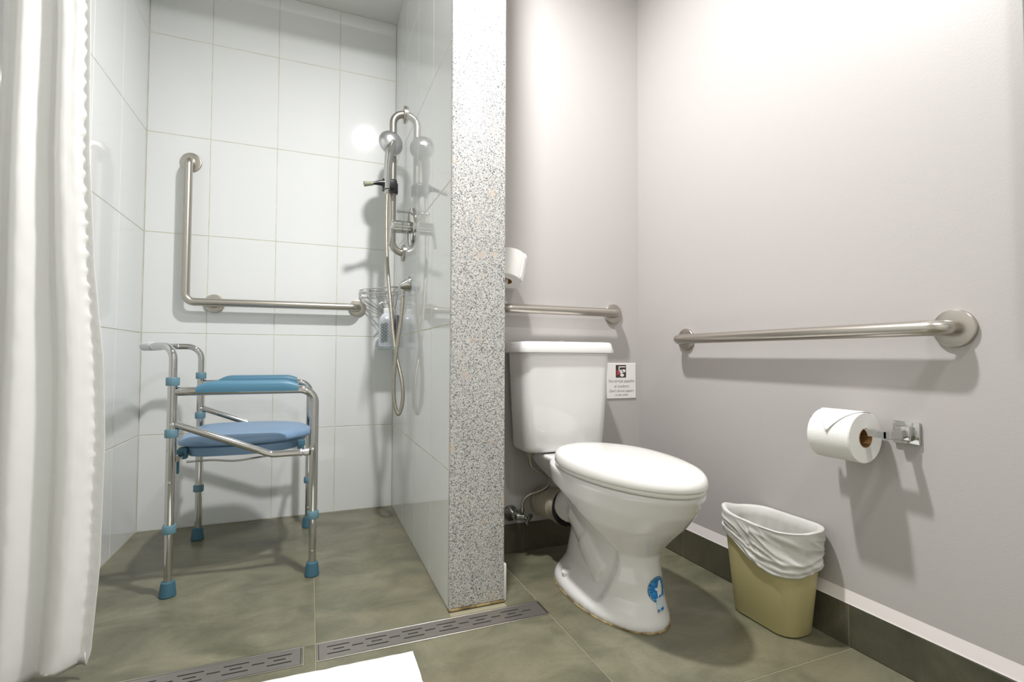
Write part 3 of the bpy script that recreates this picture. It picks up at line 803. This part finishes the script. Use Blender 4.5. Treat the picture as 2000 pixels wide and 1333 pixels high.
MB().lathe([(0.022, 0), (0.022, 0.002), (0.018, 0.0055), (0.0005, 0.0065)], (TX + 0.01, -0.885, 0.8055), (0, 0, 1), 28).build('flush_button', M['chrome'], toilet)
MB().bbox(0.699, 0.701, -0.895, -0.86, 0.783, 0.787, 0.0006, 1).build('maker_mark', M['text'], toilet)
MB().lathe([(0.006, 0), (0.006, 0.045), (0.004, 0.05)], (CX - 0.072, -0.90, 0.395), (0, 0, -1), 12).build('tank_bolt', M['pvc'], toilet)
# sticker on the front of the pedestal
def patch(name, outline, y0, mt, off, nsub=10):
    bm = bmesh.new()
    cx = sum(p[0] for p in outline) / len(outline); cz = sum(p[1] for p in outline) / len(outline)
    rr = []
    for k in range(nsub + 1):
        rr.append([bm.verts.new((cx + (p[0] - cx) * max(k, 0.02) / nsub, y0, cz + (p[1] - cz) * max(k, 0.02) / nsub)) for p in outline])
    n = len(outline)
    for k in range(nsub):
        for i in range(n):
            bm.faces.new((rr[k][i], rr[k][(i + 1) % n], rr[k + 1][(i + 1) % n], rr[k + 1][i]))
    o = MB().bm(bm).build(name, mt, toilet, smooth=180)
    sw = o.modifiers.new('wrap', 'SHRINKWRAP'); sw.target = bowl; sw.wrap_method = 'PROJECT'
    sw.use_project_y = True; sw.use_positive_direction = True; sw.use_negative_direction = True; sw.use_project_x = False; sw.use_project_z = False
    sw.wrap_mode = 'ABOVE_SURFACE'; sw.offset = off
    return o
SXc, SZc = 0.901, 0.108
circ = lambda r, n=40, cx=SXc, cz=SZc, q=1.0: [(cx + r * q * math.cos(2 * PI * i / n), cz + r * math.sin(2 * PI * i / n)) for i in range(n)]
def dense(poly, step=0.003):
    out = []
    for a, b in zip(poly, poly[1:] + poly[:1]):
        d = math.hypot(b[0] - a[0], b[1] - a[1]); n = max(1, int(d / step))
        out += [(a[0] + (b[0] - a[0]) * k / n, a[1] + (b[1] - a[1]) * k / n) for k in range(n)]
    return out
patch('sticker_edge', circ(0.0335), -1.48, M['darkblue'], 0.0006)
patch('sticker_disc', circ(0.0275), -1.48, M['blueprint'], 0.0009)
patch('sticker_band', dense([(SXc - 0.011, SZc - 0.058), (SXc + 0.018, SZc - 0.056), (SXc + 0.019, SZc - 0.019), (SXc - 0.010, SZc - 0.021)]), -1.48, M['paleblue'], 0.0012)
patch('sticker_code', dense([(SXc - 0.009, SZc - 0.056), (SXc - 0.002, SZc - 0.056), (SXc - 0.002, SZc - 0.049), (SXc - 0.009, SZc - 0.049)], 0.002), -1.48, M['darkblue'], 0.0015, 5)
patch('sticker_code', dense([(SXc + 0.003, SZc - 0.055), (SXc + 0.016, SZc - 0.054), (SXc + 0.016, SZc - 0.047), (SXc + 0.003, SZc - 0.048)], 0.002), -1.48, M['blueprint'], 0.0015, 5)
fig = [(-0.006, -0.020), (0.002, -0.014), (0.008, -0.016), (0.013, -0.006), (0.013, 0.008), (0.010, 0.021), (0.002, 0.022), (-0.003, 0.012), (-0.005, 0.005), (-0.013, 0.006), (-0.013, 0.000), (-0.007, -0.002)]
patch('sticker_figure', dense([(SXc + 0.002 + a, SZc + b) for a, b in fig]), -1.48, M['white'], 0.0012)

# waste connector between the bowl and the wall
t = thing('waste_pipe', (CX - 0.012, -0.86, 0.13), 'beige ribbed waste connector behind the toilet pedestal', 'pipe')
PC = Vector((CX - 0.014, -0.948, 0.204)); PD = Vector((-0.10, 0.98, -0.10)).normalized()
prof = [(0.062, -0.006), (0.066, -0.004), (0.066, 0.020), (0.060, 0.024)]
d = 0.024
while d < 0.150:
    prof += [(0.054, d + 0.004), (0.054, d + 0.008), (0.060, d + 0.012), (0.060, d + 0.016)]; d += 0.016
prof += [(0.054, 0.164)]
MB().lathe(prof, PC, PD, 32).build('ribbed_sleeve', M['pvc'], t)
MB().lathe([(0.0625, -0.012), (0.0665, -0.011), (0.0665, -0.006), (0.0625, -0.005)], PC, PD, 32).build('rubber_seal', M['black'], t)

# stop valve and supply hose
t = thing('stop_valve', (0.733, YB, 0.10), 'tarnished chrome stop valve on the wall beside the cistern pipe', 'valve')
MB().lathe([(0.031, 0), (0.031, 0.004), (0.027, 0.016), (0.018, 0.028), (0.013, 0.034), (0.013, 0.052)], (0.722, YB - 0.0003, 0.150), (0.06, -1, 0), 26).build('escutcheon', M['tarnish'], t)
MB().lathe([(0.010, 0), (0.013, 0.003), (0.013, 0.030), (0.009, 0.034)], (0.726, YB - 0.047, 0.150), (1, -0.25, -0.15), 18).build('valve_body', M['tarnish'], t)
h = MB().lathe([(0.005, 0), (0.006, 0.012), (0.011, 0.014), (0.011, 0.021), (0.004, 0.024)], (0.757, YB - 0.056, 0.144), (0.7, -0.6, -0.35), 14)
for k in range(4):
    a = k * PI / 2 + 0.5
    d = Vector((0.25, 0, 0)) ; c = Vector((0.770, YB - 0.067, 0.137))
    ax = Vector((0.7, -0.6, -0.35)).normalized(); n1 = ax.cross(Vector((0, 0, 1))).normalized(); n2 = ax.cross(n1)
    h.tube([c, c + (n1 * math.cos(a) + n2 * math.sin(a)) * 0.026], [0.006, 0.0075], 8)
h.build('cross_handle', M['tarnish'], t)
MB().lathe([(0.007, 0), (0.0085, 0.003), (0.0085, 0.014), (0.006, 0.018)], (0.748, YB - 0.055, 0.160), (0.1, 0, 1), 14).build('hose_nut', M['tarnish'], t)
t = thing('supply_hose', (0.80, -0.86, 0.17), 'braided water hose looping up from the stop valve to the cistern', 'hose')
MB().tube(spline([(0.749, YB - 0.055, 0.176), (0.752, YB - 0.056, 0.205), (0.775, YB - 0.060, 0.228), (0.822, YB - 0.070, 0.243), (0.846, YB - 0.078, 0.262), (0.846, YB - 0.082, 0.290), (0.815, YB - 0.082, 0.312), (0.776, YB - 0.080, 0.340), (0.768, YB - 0.080, 0.385)], 8), 0.0060, 12).build('braid', M['hose'], t)
MB().lathe([(0.010, 0), (0.0145, 0.001), (0.0145, 0.024), (0.012, 0.026)], (0.768, YB - 0.080, 0.376), (0, 0, 1), 8).build('tank_nut', M['pvc'], t)

# ------------------------------------------------------------------ waste bin and liner
BC0, BC1 = Vector((1.238, -1.508)), Vector((1.227, -1.519))
HB = 0.288
def bin_ring(k, grow=0.0, z=None, n=8):
    c = BC0 + (BC1 - BC0) * k
    hx = 0.058 + (0.0795 - 0.058) * k + grow; hy = 0.103 + (0.129 - 0.103) * k + grow
    return rrect(c.x, c.y, hx, hy, 0.045 + 0.015 * k, HB * k if z is None else z, n)
t = thing('waste_bin', (BC0.x, BC0.y, 0), 'khaki plastic waste bin between the toilet and the right wall', 'bin')
MB().rings([bin_ring(0, -0.006, 0.0), bin_ring(0, -0.001, 0.003), bin_ring(0.02), bin_ring(0.5), bin_ring(1.0), bin_ring(1.0, -0.003), bin_ring(0.5, -0.004), bin_ring(0.03, -0.004)]).build('bin_body', M['bin'], t, smooth=50)
NR = len(bin_ring(0))
def resamp(ring, n):
    P = ring + [ring[0]]; L = [0]
    for a, b in zip(P, P[1:]): L.append(L[-1] + (b - a).length)
    out = []; j = 0
    for i in range(n):
        s_ = L[-1] * i / n
        while L[j + 1] < s_: j += 1
        f = (s_ - L[j]) / max(L[j + 1] - L[j], 1e-9)
        out.append(P[j].lerp(P[j + 1], f))
    return out
NN = 260
rings = []
hem = []
for q in range(54):
    if q <= 9: k = 0.25 + 0.75 * q / 9; gr = -0.008 + 0.002 * q / 9
    elif q == 10: k, gr = 1.012, -0.003
    elif q == 11: k, gr = 1.016, 0.001
    elif q == 12: k, gr = 1.010, 0.0045
    else: k = None
    ring = []
    if k is not None:
        base = resamp(bin_ring(k, gr), NN)
        for i, p in enumerate(base):
            c = Vector((BC1.x, BC1.y, 0))
            d = Vector((p.x - c.x, p.y - c.y, 0)).normalized()
            w = 0.004 * noise.noise((p.x * 40, p.y * 40, p.z * 18)) if q <= 9 else 0.0008 * noise.noise((p.x * 60, p.y * 60, 1))
            if q >= 10:   # bunched flap above the rim on the far side
                ang = math.atan2(p.y - c.y, p.x - c.x)
                p = p + Vector((0, 0, 0.015 * math.exp(-((ang - 2.0) / 0.40) ** 2) - 0.004 * math.exp(-((ang + 2.7) / 0.4) ** 2)))
            ring.append(p + d * (w - (0.004 if q <= 9 else 0)))
    else:
        u = (q - 13) / 40
        for i in range(NN):
            p0 = resamp_top[i]
            ang = math.atan2(p0.y - BC1.y, p0.x - BC1.x)
            low = 0.112 + 0.020 * math.sin(ang - 0.2) + 0.008 * math.sin(3 * ang + 1.2)   # how far the skirt hangs
            low = interp(ang, [(-PI, 0.108), (-2.5, 0.122), (-1.9, 0.118), (-1.2, 0.100), (-0.4, 0.085), (0.6, 0.070), (1.6, 0.050), (2.3, 0.060), (2.8, 0.088), (PI, 0.108)])
            drop = low * u
            z = HB * 1.008 - drop
            k2 = z / HB
            pk = resamp(bin_ring(min(k2, 1.0), 0.0), NN)[i] if False else None
            sc = (0.058 + (0.0795 - 0.058) * k2, 0.103 + (0.129 - 0.103) * k2)
            c = BC0 + (BC1 - BC0) * k2
            x = c.x + (p0.x - BC1.x) * sc[0] / 0.0795; y = c.y + (p0.y - BC1.y) * sc[1] / 0.129
            d = Vector((p0.x - BC1.x, p0.y - BC1.y, 0)).normalized()
            wr = 0.0052 * (1 - min(1, abs(noise.noise((z * 42 + ang * 2.0, ang * 0.9 - z * 6, 2.0))) * 2.2)) ** 2 + 0.0016 * noise.noise((z * 75 + ang * 4.0, ang * 2.2, 4.0))
            wr *= sstep(0.02, 0.25, u)
            fold = 0.0035 * math.sin(ang * 3 + z * 95) * u * (1 - u) * 2
            hemg = 0.0045 * math.exp(-((u - 0.86) / 0.07) ** 2) + 0.004 * math.exp(-((u - 0.70) / 0.05) ** 2) + 0.003 * math.exp(-((u - 0.97) / 0.03) ** 2)
            ring.append(Vector((x, y, z)) + d * (0.0052 + 0.75 * max(wr, 0) + max(fold, -0.001) + hemg))
    if q == 12: resamp_top = resamp(bin_ring(1.0, 0.0), NN)
    rings.append(ring)
ln = MB().rings(rings, False, False).build('bin_liner', M['liner'], None, smooth=180)
ln.modifiers.new('thickness', 'SOLIDIFY').thickness = 0.0006
xw = XR + 0.006 - 0.0012    # the bag is pressed flat where it meets the wall
for v in ln.data.vertices:
    wx = v.co.x + ln.location.x
    lim = XR - 0.0012 if v.co.z + ln.location.z < 0.11 else xw
    if wx > lim: v.co.x = lim - ln.location.x
tag(ln, 'white plastic bag draped over the rim of the khaki bin', 'bin liner')

# ------------------------------------------------------------------ toilet paper
def paper_roll(name, c, axis, rad, core, length, label, flap_dir=None, grp=None):
    ax = Vector(axis).normalized(); c = Vector(c)
    t = thing(name, c - Vector((0, 0, rad)), label, 'toilet paper', grp)
    o0 = c - ax * length / 2
    MB().lathe([(core, 0), (rad - 0.002, 0), (rad, 0.002), (rad, length - 0.002), (rad - 0.002, length), (core, length), (core, length * 0.5), (core, 0)], o0, ax, 56).build('paper', M['tissue'], t, smooth=40)
    MB().lathe([(core - 0.0012, -0.0006), (core, -0.0006), (core, length + 0.0006), (core - 0.0012, length + 0.0006), (core - 0.0012, -0.0006)], o0, ax, 40).build('cardboard_core', M['card'], t, smooth=40)
    # loose end folded to a point
    if flap_dir is not None:
        up_ = Vector(flap_dir).normalized()
        n = (up_ - ax * up_.dot(ax)).normalized(); b = ax.cross(n)
        vs = []; fs = []
        for i in range(13):
            s_ = i / 12
            for j in range(9):
                q = j / 8
                wd = max(1.0 - max(0, s_ - 0.25) / 0.75, 0.02)
                al = length * (0.5 + (q - 0.5) * wd)
                a = -0.25 + 1.75 * s_
                r_ = rad + 0.0012 + 0.0050 * s_ * (1 - 0.5 * abs(2 * q - 1))
                vs.append(o0 + ax * al + (n * math.cos(a) + b * math.sin(a)) * r_)
        for i in range(12):
            for j in range(8):
                k = i * 9 + j
                fs.append((k, k + 1, k + 10, k + 9))
        f = MB().add(vs, fs).build('folded_end', M['tissue'], t, smooth=180)
        f.modifiers.new('thickness', 'SOLIDIFY').thickness = 0.0007
    return t
RC = Vector((1.2455, -1.7235, 0.5565))
paper_roll('toilet_roll', RC, (0, -1, 0), 0.0615, 0.0235, 0.108, 'white toilet paper roll on the square chrome holder, right wall', flap_dir=(0.1, 0, 1), grp=None)
t = thing('roll_holder', (XW, -1.828, 0.545), 'square chrome paper holder screwed to the grey right wall', 'paper holder')
pl = MB().bbox(XW - 0.009, XW - 0.0002, -1.857, -1.799, 0.546, 0.599, 0.002, 2)
pl.build('wall_plate', M['chrome'], t)
MB().bbox(XW - 0.026, XW - 0.009, -1.846, -1.812, 0.555, 0.589, 0.003, 2).build('boss', M['chrome'], t)
a = MB().bbox(RC.x - 0.008, XW - 0.020, -1.8385, -1.8225, 0.5615, 0.5805, 0.0012, 1)
a.build('arm', M['chrome'], t)
MB().bbox(RC.x - 0.008, RC.x + 0.008, -1.8300, -1.642, 0.5620, 0.5790, 0.0012, 1).build('bar', M['chrome'], t)
MB().bbox(RC.x - 0.008, RC.x + 0.008, -1.648, -1.640, 0.5620, 0.597, 0.0012, 1).build('bar_tip', M['chrome'], t)

SRC = Vector((0.676, -0.868, 1.078))
sax = Vector((0.30, 0.26, 1)).normalized()
paper_roll('spare_toilet_roll', SRC, sax, 0.058, 0.022, 0.108, 'spare toilet paper roll half hidden behind the granite pillar', flap_dir=(0.75, -0.65, 0))
t = thing('spare_roll_holder', (0.64, YB, 1.02), 'white peg carrying the spare toilet roll beside the pillar', 'paper holder')
MB().tube(fillet([(0.640, YB - 0.002, 1.150), (SRC + sax * 0.085)[:], (SRC - sax * 0.066)[:]], 0.02, 6), 0.0075, 14).build('peg', M['white'], t)
MB().lathe([(0.020, 0), (0.020, 0.004), (0.015, 0.008), (0.007, 0.009)], (0.640, YB - 0.0003, 1.150), (0, -1, 0), 24).build('wall_disc', M['white'], t)

# ------------------------------------------------------------------ sign beside the cistern
t = thing('wall_sign', (1.228, YB, 0.575), 'small white notice with a brown pictogram beside the cistern', 'sign')
yS = YB - 0.004
MB().bbox(1.156, 1.301, yS, YB - 0.0002, 0.575, 0.725, 0.0015, 1).build('board', M['signwhite'], t)
pc = MB().bbox(1.199, 1.250, yS - 0.0008, yS + 0.001, 0.664, 0.717, 0.0003, 1).build('pictogram', M['brown'], t)
def flat(poly, y, th=0.0005):
    return MB().rings([[Vector((x, y, z)) for x, z in poly], [Vector((x, y - th, z)) for x, z in poly]])
w = flat([(1.213, 0.690), (1.217, 0.690), (1.217, 0.707), (1.246, 0.707), (1.246, 0.711), (1.213, 0.711)], yS - 0.0008)
for cx, cz, rx, rz in ((1.226, 0.689, 0.0085, 0.0080), (1.238, 0.692, 0.0090, 0.0065), (1.230, 0.674, 0.0095, 0.0065)):
    w2 = flat([(cx + rx * math.cos(2 * PI * i / 18), cz + rz * math.sin(2 * PI * i / 18)) for i in range(18)], yS - 0.0008)
    w.add(w2.v, w2.f)
w.build('white_figure', M['signwhite'], pc, smooth=0)
rx_ = flat([(1.201, 0.676), (1.204, 0.672), (1.221, 0.690), (1.218, 0.694)], yS - 0.0011)
r2 = flat([(1.201, 0.691), (1.216, 0.673), (1.220, 0.677), (1.204, 0.695)], yS - 0.0012); rx_.add(r2.v, r2.f)
rx_.build('red_cross', M['red'], pc, smooth=0)
def text(body, x, z, size, y, parent, mt):
    cu = bpy.data.curves.new('lettering', 'FONT'); cu.body = body; cu.size = size; cu.align_x = 'CENTER'; cu.extrude = 0.0002
    tmp = bpy.data.objects.new('lettering', cu); link(tmp)
    dg = bpy.context.evaluated_depsgraph_get()
    me = bpy.data.meshes.new_from_object(tmp.evaluated_get(dg))
    bpy.data.objects.remove(tmp); bpy.data.curves.remove(cu)
    me.materials.clear(); me.materials.append(mt)
    o = link(bpy.data.objects.new('lettering', me)); o.rotation_euler = (PI / 2, 0, 0)
    o.parent = parent; o.location = Vector((x, y, z)) - wloc(parent)
    return o
for s_, z, sz in (('No arroje papeles', 0.644, 0.0175), ('al inodoro', 0.622, 0.0175), ("Don't throw papers", 0.603, 0.0150), ('in the toilet', 0.587, 0.0135)):
    text(s_, 1.228, z, sz, yS - 0.0004, t, M['text'])

# ------------------------------------------------------------------ mirror at the right edge
t = thing('wall_mirror', (XW, -2.45, 0.82), 'frameless wall mirror at the right edge on the grey wall', 'mirror')
MB().bbox(XW - 0.020, XW - 0.0005, -2.86, -2.062, 0.83, 1.95, 0.001, 1).build('backing', M['mirror_edge'], t)
MB().bbox(XW - 0.024, XW - 0.0202, -2.86, -2.064, 0.83, 1.95, 0.001, 1).build('glass', M['mirror'], t)
